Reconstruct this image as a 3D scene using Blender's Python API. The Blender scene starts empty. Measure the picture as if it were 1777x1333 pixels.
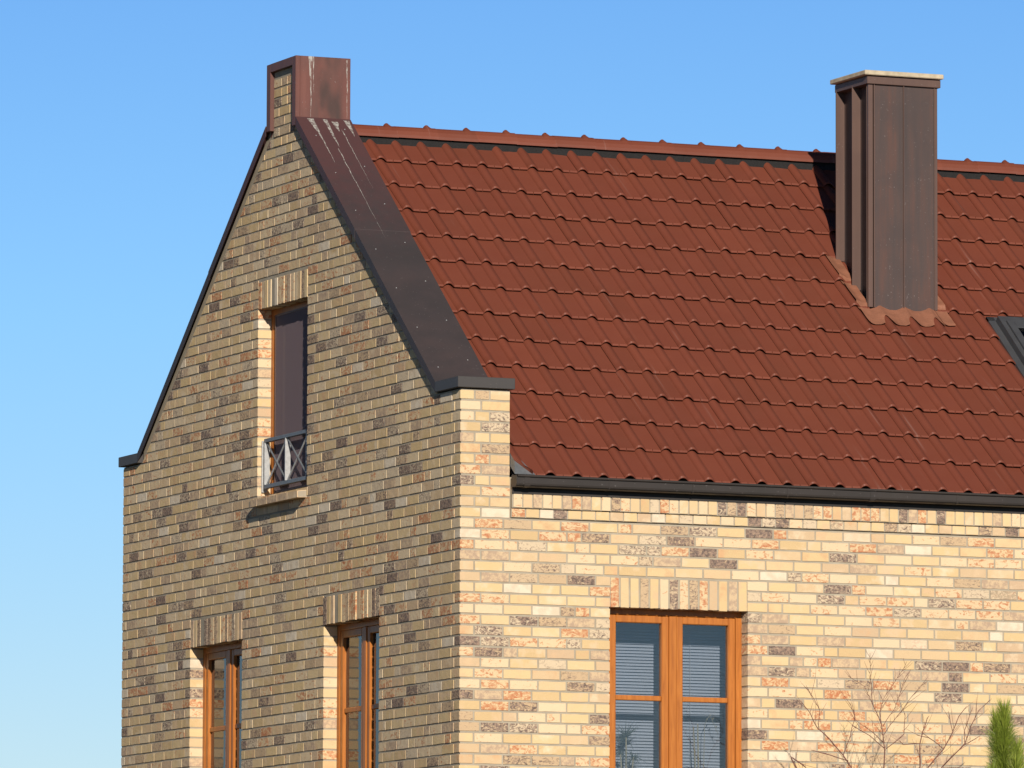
import bpy, bmesh, math, random
from mathutils import Vector, Matrix, noise
random.seed(7)
R = math.radians
S = bpy.context.scene

# ------------------------------------------------------------ camera, sky, sun
cam_d = bpy.data.cameras.new("camera"); cam = bpy.data.objects.new("camera", cam_d)
S.collection.objects.link(cam); S.camera = cam
cam_d.sensor_fit = 'HORIZONTAL'; cam_d.sensor_width = 36.0; cam_d.lens = 272.955
cam_d.clip_start = 0.5; cam_d.clip_end = 6000
F_ = Vector((0.38938639, 0.91550746, 0.10111545)); R_ = Vector((0.92008926, -0.39169521, 0.00326016))
U_ = Vector((-0.04259114, -0.09176577, 0.99486936))
mw = Matrix((R_, U_, -F_)).transposed().to_4x4(); mw.translation = Vector((-24.25345, -58.08688, -6.27028))
cam.matrix_world = mw

SUN_AZ, SUN_EL = 16.0, 21.0          # degrees west of the eave wall's normal, elevation
w = bpy.data.worlds.new("World"); S.world = w; w.use_nodes = True
nt = w.node_tree; bg = nt.nodes['Background']
sky = nt.nodes.new('ShaderNodeTexSky'); sky.sky_type = 'NISHITA'; sky.sun_disc = False
sky.sun_elevation = R(SUN_EL); sky.sun_rotation = R(180 + SUN_AZ)
sky.air_density = 1.0; sky.dust_density = 0.0; sky.ozone_density = 4.0; sky.altitude = 0
# sky tint by elevation; the dome above view is darkened to cut fill light
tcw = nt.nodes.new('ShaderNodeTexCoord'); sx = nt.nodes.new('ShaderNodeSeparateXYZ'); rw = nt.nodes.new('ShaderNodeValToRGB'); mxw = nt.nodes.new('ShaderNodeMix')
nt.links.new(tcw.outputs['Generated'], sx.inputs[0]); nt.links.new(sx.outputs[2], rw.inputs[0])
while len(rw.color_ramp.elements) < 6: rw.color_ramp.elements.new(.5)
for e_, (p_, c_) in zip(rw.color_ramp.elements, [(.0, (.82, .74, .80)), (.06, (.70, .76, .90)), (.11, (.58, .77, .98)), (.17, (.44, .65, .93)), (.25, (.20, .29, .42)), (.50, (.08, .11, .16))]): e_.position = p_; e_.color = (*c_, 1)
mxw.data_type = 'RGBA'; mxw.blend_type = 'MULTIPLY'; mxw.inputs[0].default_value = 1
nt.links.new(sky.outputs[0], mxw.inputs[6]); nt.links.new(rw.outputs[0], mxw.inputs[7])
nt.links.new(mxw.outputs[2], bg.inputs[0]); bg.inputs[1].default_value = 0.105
sd = bpy.data.lights.new("sun", 'SUN'); sd.energy = 5.0; sd.angle = R(0.53); sd.color = (1.0, 0.885, 0.75)
so = bpy.data.objects.new("sun", sd); S.collection.objects.link(so)
sv = Vector((-math.sin(R(SUN_AZ)) * math.cos(R(SUN_EL)), -math.cos(R(SUN_AZ)) * math.cos(R(SUN_EL)), math.sin(R(SUN_EL))))
so.rotation_euler = sv.to_track_quat('Z', 'Y').to_euler(); so.location = sv * 60
S.view_settings.view_transform = 'Standard'; S.view_settings.look = 'None'
S.view_settings.exposure = 0.14; S.view_settings.gamma = 1.0

# ------------------------------------------------------------ node helpers
class NT:
    def __init__(s, name):
        s.m = bpy.data.materials.new(name); s.m.use_nodes = True
        s.t = s.m.node_tree; s.b = s.t.nodes['Principled BSDF']; s.out = s.t.nodes['Material Output']
    def n(s, ty, **k):
        x = s.t.nodes.new('ShaderNode' + ty)
        for a, v in k.items(): setattr(x, a, v)
        return x
    def l(s, a, b): s.t.links.new(a, b)
    def val(s, x, sock):
        if isinstance(x, (int, float)): sock.default_value = x
        elif isinstance(x, tuple): sock.default_value = x
        else: s.l(x, sock)
    def math(s, op, a, b=0.0, c=None, clamp=False):
        x = s.n('Math', operation=op); x.use_clamp = clamp
        s.val(a, x.inputs[0]); s.val(b, x.inputs[1])
        if c is not None: s.val(c, x.inputs[2])
        return x.outputs[0]
    def coord(s, scale=(1, 1, 1), off=None):
        tc = s.n('TexCoord'); mp = s.n('Mapping'); mp.inputs['Scale'].default_value = scale
        s.l(tc.outputs['Object'], mp.inputs['Vector'])
        if off is not None: s.l(off, mp.inputs['Location'])
        return mp.outputs[0]
    def noise(s, vec, scale, detail=3, rough=.55, dist=0.0, ntype='FBM'):
        x = s.n('TexNoise'); x.inputs['Scale'].default_value = scale; x.inputs['Detail'].default_value = detail
        x.inputs['Roughness'].default_value = rough; x.inputs['Distortion'].default_value = dist
        s.l(vec, x.inputs['Vector']); return x.outputs[0]
    def ss(s, v, a, b):     # smoothstep a..b -> 0..1
        x = s.n('MapRange', interpolation_type='SMOOTHSTEP')
        s.val(v, x.inputs['Value']); s.val(a, x.inputs['From Min']); s.val(b, x.inputs['From Max']); return x.outputs[0]
    def mix(s, f, a, b, mode='MIX'):
        x = s.n('Mix', data_type='RGBA', blend_type=mode)
        s.val(f, x.inputs[0])
        for v, i in ((a, 6), (b, 7)):
            if isinstance(v, tuple): x.inputs[i].default_value = (*v, 1)
            else: s.l(v, x.inputs[i])
        return x.outputs[2]
    def ramp(s, f, stops, interp='LINEAR'):
        x = s.n('ValToRGB'); x.color_ramp.interpolation = interp
        while len(x.color_ramp.elements) < len(stops): x.color_ramp.elements.new(.5)
        for e, (p, c) in zip(x.color_ramp.elements, stops): e.position = p; e.color = (*c, 1)
        s.l(f, x.inputs[0]); return x.outputs[0]
    def bump(s, h, strength=.3, dist=.005):
        x = s.n('Bump'); x.inputs['Strength'].default_value = strength; x.inputs['Distance'].default_value = dist
        s.l(h, x.inputs['Height']); s.l(x.outputs[0], s.b.inputs['Normal'])
    def set(s, **k):
        nm = dict(color='Base Color', rough='Roughness', metal='Metallic', spec='Specular IOR Level')
        for a, v in k.items():
            i = s.b.inputs[nm[a]]
            if isinstance(v, tuple): i.default_value = (*v, 1)
            elif isinstance(v, (int, float)): i.default_value = v
            else: s.l(v, i)

def simple(name, col, rough=.5, metal=0.0, var=.12, nscale=12, bump=.1, bd=.003, spec=.5, stretch=(1, 1, 1)):
    m = NT(name); c = m.coord(stretch); f = m.noise(c, nscale, 4)
    dk = tuple(v * (1 - var) for v in col); lt = tuple(min(1, v * (1 + var)) for v in col)
    m.set(color=m.ramp(f, [(.3, dk), (.7, lt)]), rough=rough, metal=metal, spec=spec)
    if bump: m.bump(m.noise(c, nscale * 6, 3), bump, bd)
    return m.m

# ------------------------------------------------------------ materials
def brick_mat():
    m = NT("brick"); at = m.n('Attribute', attribute_name='bk'); sp = m.n('SeparateColor'); m.l(at.outputs['Color'], sp.inputs[0])
    r, g, b = sp.outputs
    cx = m.n('CombineXYZ'); m.l(m.math('MULTIPLY', r, 37.0), cx.inputs[0]); m.l(m.math('MULTIPLY', g, 53.0), cx.inputs[1]); m.l(m.math('MULTIPLY', b, 29.0), cx.inputs[2])
    v = m.coord((1, 1, 1), cx.outputs[0])
    base = m.ramp(g, [(0, (.56, .41, .22)), (.3, (.63, .475, .255)), (.6, (.65, .50, .285)), (.82, (.60, .45, .27)), (1, (.52, .38, .25))])
    base = m.mix(m.ss(m.noise(v, 9, 3), .45, .75), base, m.mix(b, (.72, .60, .42), (.58, .36, .19)))
    # cream-white bricks
    base = m.mix(m.ss(r, .435, .439), base, m.mix(m.ss(m.noise(v, 12, 3), .4, .65), (.70, .61, .47), (.62, .52, .385)))
    # peach to orange flashed bricks
    no = m.noise(m.coord((.8, .8, 1.3), cx.outputs[0]), 24, 6, .68, 1.0)
    thr = m.math('MULTIPLY_ADD', b, .20, .45)
    om = m.ss(no, m.math('SUBTRACT', thr, .025), m.math('ADD', thr, .045))
    orange = m.mix(m.ss(m.noise(v, 40, 4), .35, .65), (.46, .18, .085), (.56, .33, .18))
    obase = m.mix(b, (.63, .48, .28), (.67, .54, .36))
    oc = m.mix(om, obase, orange)
    isO = m.ss(r, .462, .466)
    base = m.mix(isO, base, oc)
    # dark sintered bricks
    nd = m.noise(m.coord((.75, .75, 1.3), cx.outputs[0]), 23, 6, .70, 2.0)
    thd = m.math('MULTIPLY_ADD', b, .24, .36)
    dm = m.ss(nd, m.math('SUBTRACT', thd, .07), m.math('ADD', thd, .09))
    dark = m.mix(m.ss(m.noise(v, 45, 4, .7), .35, .65), (.10, .078, .072), (.32, .225, .17))
    dbase = m.mix(m.ss(g, .4, .6), (.52, .385, .24), (.60, .49, .34))
    dc = m.mix(dm, dark, dbase)
    base = m.mix(m.ss(r, .745, .749), base, dc)
    # dusty, muted wash bricks
    base = m.mix(m.ss(r, .93, .934), base, m.mix(m.ss(m.noise(v, 25, 5, .7), .4, .6), (.42, .31, .22), (.58, .44, .28)))
    pit = m.noise(v, 160, 3, .6)
    base = m.mix(m.ss(pit, .66, .74), base, m.mix(.5, base, (.16, .11, .08)))
    base = m.mix(m.ss(m.noise(m.coord(), .45, 3), .35, .75), base, m.mix(.12, base, (.25, .22, .2)))
    m.set(color=base, rough=.9, spec=.2)
    h = m.math('ADD', m.math('MULTIPLY', m.noise(v, 70, 4), .5), m.noise(v, 16, 3))
    m.bump(h, .55, .006)
    return m.m
def mortar_mat():
    m = NT("mortar"); v = m.coord()
    c = m.ramp(m.noise(v, 6, 5), [(.3, (.31, .275, .215)), (.7, (.40, .36, .285))])
    m.set(color=c, rough=.95, spec=.1); m.bump(m.noise(v, 150, 3), .5, .003); return m.m
def tile_mat():
    m = NT("roof_tile"); at = m.n('Attribute', attribute_name='bk'); sp = m.n('SeparateColor'); m.l(at.outputs['Color'], sp.inputs[0])
    r, g, b = sp.outputs; v = m.coord()
    c = m.mix(r, (.146, .043, .025), (.176, .050, .029))
    c = m.mix(m.ss(m.noise(v, 1.3, 4), .35, .7), c, (.160, .045, .027))
    # lime run marks streaking downslope
    st = m.noise(m.coord((14, .5, .5)), 1.0, 3)
    c = m.mix(m.math('MULTIPLY', m.ss(st, .66, .74), .16), c, (.42, .30, .27))
    c = m.mix(m.math('MULTIPLY', m.ss(m.noise(v, 34, 4, .7), .62, .75), .25), c, (.09, .035, .025))
    m.set(color=c, rough=m.math('MULTIPLY_ADD', m.noise(v, 7, 4), .25, .36), spec=.45)
    m.bump(m.noise(v, 90, 3), .12, .002); return m.m
def copper_mat(name, ca, cb, cc, streak=True, rough=.5, stains=None, metal=.0, spec=.25):
    m = NT(name); v = m.coord((9, 9, .55) if streak else (1.2, 1.2, 1.2))
    f = m.noise(v, 1.2, 5, .6)
    c = m.ramp(f, [(.3, ca), (.5, cb), (.7, cc)])
    c = m.mix(m.math('MULTIPLY', m.ss(m.noise(m.coord(), 3.2, 4), .42, .68), .6), c, ca)
    c = m.mix(m.math('MULTIPLY', m.ss(m.noise(m.coord(), 60, 3), .68, .74), .4), c, (.30, .28, .28))
    if stains: c = stains(m, c)
    m.set(color=c, rough=rough, metal=metal, spec=spec)
    m.bump(m.noise(m.coord(), 7, 3), .12, .01); return m.m
def sep_obj(m):
    tc = m.n('TexCoord'); s = m.n('SeparateXYZ'); m.l(tc.outputs['Object'], s.inputs[0]); return s.outputs
def streaks(m, c, coord, down, lst, nz):
    # lst: (position, start, length, width)
    tot = None
    for p, s0, ln, wd in lst:
        d = m.math('ABSOLUTE', m.math('SUBTRACT', m.math('MULTIPLY_ADD', m.math('SUBTRACT', nz, .5), .022, coord), p), 0)
        t = m.math('DIVIDE', m.math('SUBTRACT', down, s0), ln)
        wdt = m.math('MULTIPLY', m.math('SUBTRACT', 1.05, t), wd)
        a = m.math('LESS_THAN', d, wdt)
        a = m.math('MULTIPLY', a, m.math('MULTIPLY', m.math('GREATER_THAN', t, 0), m.math('LESS_THAN', t, 1)))
        tot = a if tot is None else m.math('MAXIMUM', tot, a)
    spk = m.ss(m.noise(m.coord((1, 1, .4)), 42, 4, .7), .32, .66)
    return m.mix(m.math('MULTIPLY', m.math('MULTIPLY', tot, spk), .7), c, (.50, .53, .50))
def st_coping(m, c):
    x, y, z = sep_obj(m); nz = m.noise(m.coord(), 9, 3)
    dn = m.math('SUBTRACT', 2.76, z)
    # oxide stays purple-brown on the upper sheet and greys further down
    c = m.mix(m.ss(m.math('ADD', dn, m.math('MULTIPLY', nz, .9)), .5, 1.9), m.mix(.75, c, (.088, .038, .040)), c)
    return streaks(m, c, x, dn, [(.085, .0, .13, .030), (.10, .0, .45, .011), (.22, .0, .28, .020), (.30, .02, .10, .03), (.42, .0, .16, .026), (.20, .3, .9, .004), (.33, .1, .6, .004)], nz)
def st_peak(m, c):
    x, y, z = sep_obj(m); nz = m.noise(m.coord(), 9, 3)
    dn = m.math('SUBTRACT', 3.31, z)
    dk = m.math('MULTIPLY', m.ss(m.noise(m.coord((1, 1, .5)), 3.6, 3), .38, .62), m.math('MULTIPLY', m.ss(x, .12, .2), m.ss(m.math('SUBTRACT', .46, x), .03, .12)))
    c = m.mix(m.math('MULTIPLY', dk, .85), c, (.050, .036, .034))
    return streaks(m, c, x, dn, [(.095, .0, .22, .020), (.10, .0, .62, .008), (.125, .0, .35, .006), (.435, .02, .55, .006)], nz)

M = {}
M['brick'] = brick_mat(); M['mortar'] = mortar_mat(); M['tile'] = tile_mat()
M['coping'] = copper_mat('coping_metal', (.040, .036, .039), (.048, .041, .044), (.056, .044, .046), False, .55, st_coping)
M['peak'] = copper_mat('peak_copper', (.105, .056, .050), (.135, .058, .050), (.165, .072, .060), True, .5, st_peak)
M['cap'] = copper_mat('kneeler_metal', (.055, .054, .056), (.062, .059, .059), (.072, .066, .064), False, .5)
M['chim'] = copper_mat('chimney_copper', (.060, .048, .048), (.074, .054, .051), (.105, .057, .047), True, .48)
M['seam'] = copper_mat('seam_copper', (.095, .062, .055), (.108, .07, .06), (.12, .076, .064), True, .45)
M['gutter'] = copper_mat('gutter_metal', (.034, .031, .029), (.041, .036, .034), (.048, .042, .038), False, .42)
M['seamdark'] = simple('shadow_fascia', (.022, .020, .019), .7, 0, .2, 9, .1)  # near-black, so the gutter's shadow is put into the fascia colour
M['flash'] = simple('clay_flashing', (.235, .098, .058), .65, 0, .2, 9, .3, .01)
M['conc'] = simple('pale_concrete', (.47, .41, .30), .9, 0, .22, 14, .3, .004)
M['black'] = simple('black_vent_roll', (.006, .006, .007), .8, 0, .5, 60, .5, .01)
M['steel'] = simple('galvanised_steel', (.42, .44, .45), .5, .35, .15, 30, .1, .002)
M['steeld'] = simple('dark_shaded_steel', (.17, .19, .21), .5, .3, .15, 30, .1, .002)  # railing steel darkened, shade put into the colour; also the dark soaker flashing
M['plaster'] = simple('interior_plaster', (.55, .53, .50), .9, 0, .05, 4, 0)
M['floor'] = simple('interior_floor', (.22, .16, .10), .7, 0, .1, 4, 0)
M['slat'] = simple('blind_slat', (.40, .42, .43), .5, 0, .03, 4, 0)
M['cord'] = simple('blind_cord', (.5, .5, .46), .8, 0, .03, 4, 0)
M['skyf'] = simple('skylight_metal', (.075, .080, .090), .4, .3, .1, 9, .05)
M['pot'] = simple('clay_pot', (.42, .2, .12), .8, 0, .1, 9, .1)
M['twig'] = simple('twig_bark', (.16, .07, .055), .8, 0, .25, 40, .2)
M['stem'] = simple('plant_stem', (.28, .24, .14), .8, 0, .2, 40, .2)
M['leafd'] = simple('dark_leaf', (.07, .08, .06), .6, 0, .3, 30, .1)
M['leafg'] = simple('green_leaf', (.05, .16, .02), .4, 0, .2, 30, .1)
M['bark'] = simple('pine_bark', (.13, .09, .06), .9, 0, .3, 40, .4)
M['under'] = simple('roof_underlay', (.03, .03, .03), .9, 0, .1, 5, 0)
def wood():
    m = NT("orange_wood"); v = m.coord((20, 20, 1.6)); f = m.noise(v, 2.2, 5, .6, .5)
    c = m.ramp(f, [(.25, (.30, .095, .016)), (.5, (.40, .135, .022)), (.75, (.47, .175, .033))])
    m.set(color=c, rough=.42, spec=.45); m.bump(f, .1, .002); return m.m
M['wood'] = wood()
def glass():
    m = NT("window_glass"); m.t.nodes.remove(m.b)
    tr = m.n('BsdfTransparent'); tr.inputs[0].default_value = (.84, .87, .92, 1)
    gl = m.n('BsdfGlossy'); gl.inputs['Roughness'].default_value = .0
    fr = m.n('Fresnel'); fr.inputs[0].default_value = 1.62
    v = m.coord(); b = m.n('Bump'); b.inputs['Strength'].default_value = .04; b.inputs['Distance'].default_value = .02
    m.l(m.noise(v, 2.2, 2), b.inputs['Height']); m.l(b.outputs[0], gl.inputs['Normal'])
    k = m.math('MULTIPLY_ADD', fr.outputs[0], 1.35, .01, clamp=True)
    mx = m.n('MixShader'); m.l(k, mx.inputs[0]); m.l(tr.outputs[0], mx.inputs[1]); m.l(gl.outputs[0], mx.inputs[2])
    m.l(mx.outputs[0], m.out.inputs[0]); return m.m
M['glass'] = glass()
def screen():
    m = NT("fly_mesh"); m.set(color=(.19, .145, .165), rough=.9)
    tr = m.n('BsdfTransparent'); mx = m.n('MixShader'); mx.inputs[0].default_value = .72
    m.l(tr.outputs[0], mx.inputs[1]); m.l(m.b.outputs[0], mx.inputs[2]); m.l(mx.outputs[0], m.out.inputs[0]); return m.m
M['screen'] = screen()
def needle():
    m = NT("pine_needle"); at = m.n('Attribute', attribute_name='bk'); sp = m.n('SeparateColor'); m.l(at.outputs['Color'], sp.inputs[0])
    c = m.ramp(sp.outputs[0], [(0, (.06, .085, .012)), (.5, (.17, .24, .025)), (1, (.34, .40, .06))])
    m.set(color=c, rough=.5); return m.m
M['needle'] = needle()
def grass():
    m = NT("grass_ground"); v = m.coord()
    c = m.ramp(m.noise(v, .8, 6), [(.3, (.035, .036, .018)), (.7, (.06, .052, .032))]); m.set(color=c, rough=.95); return m.m
M['grass'] = grass()

# ------------------------------------------------------------ mesh helpers
class MB:
    def __init__(s): s.v = []; s.f = []; s.c = []; s.smooth = False
    def add(s, vs, fs, col=None):
        o = len(s.v); s.v += [tuple(p) for p in vs]
        for f in fs: s.f.append(tuple(i + o for i in f)); s.c.append(col or (0, 0, 0))
    def box(s, x0, x1, y0, y1, z0, z1, col=None, bev=0.0):
        if bev <= 0:
            vs = [(x, y, z) for x in (x0, x1) for y in (y0, y1) for z in (z0, z1)]
            s.add(vs, [(0, 1, 3, 2), (4, 6, 7, 5), (0, 4, 5, 1), (2, 3, 7, 6), (0, 2, 6, 4), (1, 5, 7, 3)], col); return
        bm = bmesh.new(); bmesh.ops.create_cube(bm, size=1)
        for v in bm.verts: v.co = Vector(((x0 + x1) / 2 + v.co.x * (x1 - x0), (y0 + y1) / 2 + v.co.y * (y1 - y0), (z0 + z1) / 2 + v.co.z * (z1 - z0)))
        bmesh.ops.bevel(bm, geom=bm.edges[:], offset=bev, segments=1, affect='EDGES')
        s.bm(bm, col)
    def bm(s, bm, col=None):
        bm.verts.index_update(); s.add([v.co[:] for v in bm.verts], [[v.index for v in f.verts] for f in bm.faces], col); bm.free()
    def prism(s, poly, axis, a0, a1, col=None):
        # poly of 2-D points; axis 'x','y','z' is the extrusion direction
        n = len(poly)
        def P(p, a): return (a, p[0], p[1]) if axis == 'x' else ((p[0], a, p[1]) if axis == 'y' else (p[0], p[1], a))
        vs = [P(p, a0) for p in poly] + [P(p, a1) for p in poly]
        fs = [tuple(range(n)), tuple(range(2 * n - 1, n - 1, -1))] + [(i, i + n, (i + 1) % n + n, (i + 1) % n) for i in range(n)]
        s.add(vs, fs, col)
    def tube(s, pts, rads, n=6, col=None, cap=True):
        pts = [Vector(p) for p in pts]; vs = []; N = len(pts)
        for i, p in enumerate(pts):
            t = (pts[min(i + 1, N - 1)] - pts[max(i - 1, 0)]).normalized()
            a = t.cross(Vector((.3, .9, .2))).normalized(); b = t.cross(a)
            r = rads[i] if isinstance(rads, (list, tuple)) else rads
            for k in range(n): q = 2 * math.pi * k / n; vs.append(p + a * math.cos(q) * r + b * math.sin(q) * r)
        fs = [(i * n + k, i * n + (k + 1) % n, (i + 1) * n + (k + 1) % n, (i + 1) * n + k) for i in range(N - 1) for k in range(n)]
        if cap: fs += [tuple(range(n - 1, -1, -1)), tuple(range((N - 1) * n, N * n))]
        s.add(vs, fs, col)
    def build(s, name, mat, parent=None, recalc=True, smooth=False, mods=None):
        me = bpy.data.meshes.new(name); me.from_pydata(s.v, [], s.f)
        at = me.attributes.new('bk', 'FLOAT_COLOR', 'FACE')
        for i, c in enumerate(s.c): at.data[i].color = (*c, 1)
        if recalc:
            b = bmesh.new(); b.from_mesh(me); bmesh.ops.recalc_face_normals(b, faces=b.faces); b.to_mesh(me); b.free()
        me.materials.append(mat if not isinstance(mat, str) else M[mat])
        if smooth: me.shade_smooth()
        o = bpy.data.objects.new(name, me); S.collection.objects.link(o)
        if parent: o.parent = parent
        return o
def tag(o, label=None, cat=None, group=None, kind=None):
    for k, v in (('label', label), ('category', cat), ('group', group), ('kind', kind)):
        if v: o[k] = v
    return o
def empty(name, loc=(0, 0, 0)):
    o = bpy.data.objects.new(name, None); S.collection.objects.link(o); o.location = loc; return o
def part(mb, name, mat, parent, label=None, **k):
    o = mb.build(name, mat, None, **k)
    o.parent = parent; o.matrix_parent_inverse = Matrix.Identity(4)
    if parent.parent is None and parent.type == 'EMPTY': o.location = -parent.location
    if label: o['label'] = label
    return o

# ------------------------------------------------------------ dimensions (metres; z=0 near the kneeler joint)
W = 7.932; HC = .08740; HC2 = .0857; LEN = 10.4; GZ = -4.1; SL = .817
def course_z(k): return -k * HC if k >= 0 else -k * HC2          # top joint of course k (k<0 above)
def rake(y, c=-.258): return c + SL * (y if y < W / 2 else W - y)
house = empty('brick_house', (LEN / 2, W / 2, GZ))
tag(house, 'mottled yellow brick house with stepped gable and red-brown tiled roof', 'house')

# ------------------------------------------------------------ brickwork
def rc(): return (random.random(), random.random(), random.random())
def rough_poly(u0, u1, z0, z1, j=.0016):
    J = lambda: random.uniform(-j, j)
    n = 4 if u1 - u0 > .15 else 2
    top = [(u0 + (u1 - u0) * i / n, z1) for i in range(n + 1)]
    bot = [(u1 - (u1 - u0) * i / n, z0) for i in range(n + 1)]
    return [(a + J(), b + J()) for a, b in top + bot]
def clip(poly, fn):
    out = []
    for i in range(len(poly)):
        a, b = poly[i], poly[(i + 1) % len(poly)]; fa, fb = fn(*a), fn(*b)
        if fa >= 0: out.append(a)
        if (fa >= 0) != (fb >= 0):
            t = fa / (fa - fb); out.append((a[0] + (b[0] - a[0]) * t, a[1] + (b[1] - a[1]) * t))
    return out
def brick(mb, poly, face, proud, depth, col):
    # face: 'e' eave wall (u=X, outward -Y), 'g' gable (u=Y, outward -X); slightly arrised front edge
    n = len(poly); cu = sum(p[0] for p in poly) / n; cz = sum(p[1] for p in poly) / n
    def P(u, z, d): return (u, d, z) if face == 'e' else (d, u, z)
    ch = .0012
    def ins(p):
        du, dz = p[0] - cu, p[1] - cz
        return (p[0] - math.copysign(min(ch, abs(du)), du), p[1] - math.copysign(min(ch, abs(dz)), dz))
    vs = [P(*p, depth) for p in poly] + [P(*p, -proud + ch) for p in poly] + [P(*ins(p), -proud + random.uniform(-.0004, .0004)) for p in poly]
    fs = [(i, i + n, (i + 1) % n + n, (i + 1) % n) for i in range(n)] + [(i + n, i + 2 * n, (i + 1) % n + 2 * n, (i + 1) % n + n) for i in range(n)]
    fs.append(tuple(range(2 * n, 3 * n)))
    mb.add(vs, fs, col)
JT = .0150
def row(u0, u1, first=None, avoid=()):
    """wild bond: list of (a,b) bricks between u0 and u1"""
    out = []; u = u0; prev = None; run = 0
    if u1 - u0 < .05: return out
    while u < u1 - .02:
        left = u1 - u
        if first: L = first; first = None
        elif left <= .262: L = left
        elif left < .32: L = .118 if left - .1295 > .06 else left / 2
        else:
            L = .24
            if random.random() < (.17 if prev == 'S' else .04): L = .115
            for t in range(3):
                if any(abs(u + L + JT / 2 - a) < .035 for a in avoid): L = .115 if L > .2 else .24
                else: break
            if left - L - JT < .055: L = .115 if left - .13 < .262 else .24
            L = min(L, left)
            if 0 < left - L < JT + .05: L = left if left < .262 else (left - JT) / 2
        prev = 'S' if L > .2 else 'H'
        out.append((u, u + L)); u += L + JT
    return out

OPEN_G = [(3.40, 4.57, -.465, 1.195), (1.735, 2.985, -3.27, -1.653), (4.91, 6.185, -3.27, -1.653)]
OPEN_E = [(1.328, 2.571, -3.27, -1.653)]
LIN_G = [(3.40, 4.575, 1.195, 1.437), (1.735, 3.0, -1.653, -1.412), (4.91, 6.19, -1.653, -1.412)]
LIN_E = [(1.328, 2.571, -1.653, -1.405)]
def fill_course(mb, face, k, u0, u1, holes, first, avoid, polyclip=None, tall=None):
    zt = course_z(k); zb = course_z(k + 1) if k >= 0 or k == -1 else course_z(k + 1)
    z0, z1 = zb + JT * .55, zt - JT * .55
    cuts = []
    for (a, b, c, d) in holes:
        ov = min(d, z1) - max(c, z0)
        if ov > .5 * (z1 - z0): cuts.append((a, b))
    cuts.sort(); segs = []; u = u0
    for a, b in cuts: segs.append((u, a)); u = b
    segs.append((u, u1)); joints = []
    for i, (a, b) in enumerate(segs):
        aa = a + (JT * .4 if i > 0 and tall and (a, 1) in tall else 0)
        for (p, q) in row(aa, b, first if i == 0 else (.115 if k % 2 else .178), avoid):
            joints.append(q + JT / 2)
            poly = rough_poly(p, q, z0, z1)
            if face == 'g' and q < b - .01 and (not polyclip or all(fn(q + JT, z1) >= 0 and fn(p, z1) >= 0 for fn in polyclip)):
                HJ.box(-.0032, .004, q - .001, q + JT + .001, z0 - .002, z1 + .002)
            if polyclip:
                for fn in polyclip: poly = clip(poly, fn)
                if len(poly) < 3: continue
                uu = [x for x, _ in poly]; zz = [z for _, z in poly]
                if max(uu) - min(uu) < .015 or max(zz) - min(zz) < .012: continue
            edge = (i > 0 and abs(p - aa) < .003) or (i < len(segs) - 1 and abs(q - b) < .003)
            brick(mb, poly, face, .0054 + random.uniform(-.0012, .0014), .118 if edge else .012, rc())
    return joints

eave = MB(); gab = MB(); HJ = MB()
KB = 47
prevE = (); prevG = ()
# corner bricks turn round the arris, alternating 115x167 and 172x107
for k in range(-1, KB):
    zt = course_z(k); zb = course_z(k + 1); z0, z1 = zb + JT * .55, zt - JT * .55
    if k == -1: z1 = .078
    ax, ay = (.115, .165) if k % 2 else (.172, .106)
    j = lambda: random.uniform(-.0009, .0009)
    eave.box(-.0054 + j(), ax + j(), -.0054 + j(), ay + j(), z0 + j(), z1 + j(), rc(), .003)
    u1e = .432 if k < 9 or k in (9, 10) else LEN
    if k in (9,): pass
    startE = ax + JT
    holes = OPEN_E + LIN_E
    prevE = fill_course(eave, 'e', k, startE, u1e, holes, None if u1e < 1 else None, prevE)
# pier right-hand return and the long wall: courses 11.. run the full length
prevG = ()
for k in range(-37, KB):
    ax, ay = (.115, .165) if k % 2 else (.172, .106)
    zt = course_z(k)
    lo = ay + JT if zt < .12 else 0.0
    u0, u1 = (lo, W) if zt < .12 else (0.3, W - .3)
    cl = [] if zt < .02 else [lambda u, z: (rake(u, -.258) - .055) - z if z > .1 else .5 - 0 * u, lambda u, z: z - -9]
    if zt > .02:
        def rk(u, z):
            if 3.70 < u < 4.23: return 3.25 - z
            return max(rake(u, -.258) - .05, .085) - z
        # clip against both rakes as half planes (the neck of the gable is handled by its own bricks)
        front = lambda u, z: (-.258 + SL * u - .05) - z
        back = lambda u, z: (-.258 + SL * (W - u) - .05) - z
        if zt > 2.70:
            u0, u1 = 3.70, 4.23; cl = [lambda u, z: 3.24 - z]
        elif zt < .16:
            u0, u1 = lo, W; cl = [lambda u, z: .09 - z]
            cl = None
        else:
            zc = zt - .09
            u0 = max(0.05, (zc + .258 + .05) / SL - .02); u1 = W - u0
            cl = [front, back]
        if zt < .16: u0 = ay + JT if k == -1 else .5; u1 = W if k == -1 else W - .5
    if zt > .16 and zt < 2.70:
        off = random.choice((.06, .115, .178, .24))
        prevG = fill_course(gab, 'g', k, u0 - random.uniform(0, .1), u1, OPEN_G + LIN_G, None, prevG, cl)
    elif zt > .02 and k == -1:
        prevG = fill_course(gab, 'g', k, ay + JT, W, OPEN_G + LIN_G, None, prevG, [lambda u, z: max(.080, min(rake(u) - .05, .1)) - z])
    elif zt <= .02:
        prevG = fill_course(gab, 'g', k, ay + JT, W, OPEN_G + LIN_G, None, prevG)
    elif zt >= 2.70:
        prevG = fill_course(gab, 'g', k, 3.70, 4.23, [], None, prevG, cl)
    elif k == -2 or zt <= .16:
        prevG = fill_course(gab, 'g', k, .45, W - .45, [], None, prevG, [front, back])
part(eave, 'wall', 'brick', house, 'sunlit long side brick wall under the gutter')
part(gab, 'wall', 'brick', house, 'stepped brick gable wall in grazing light')

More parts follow.
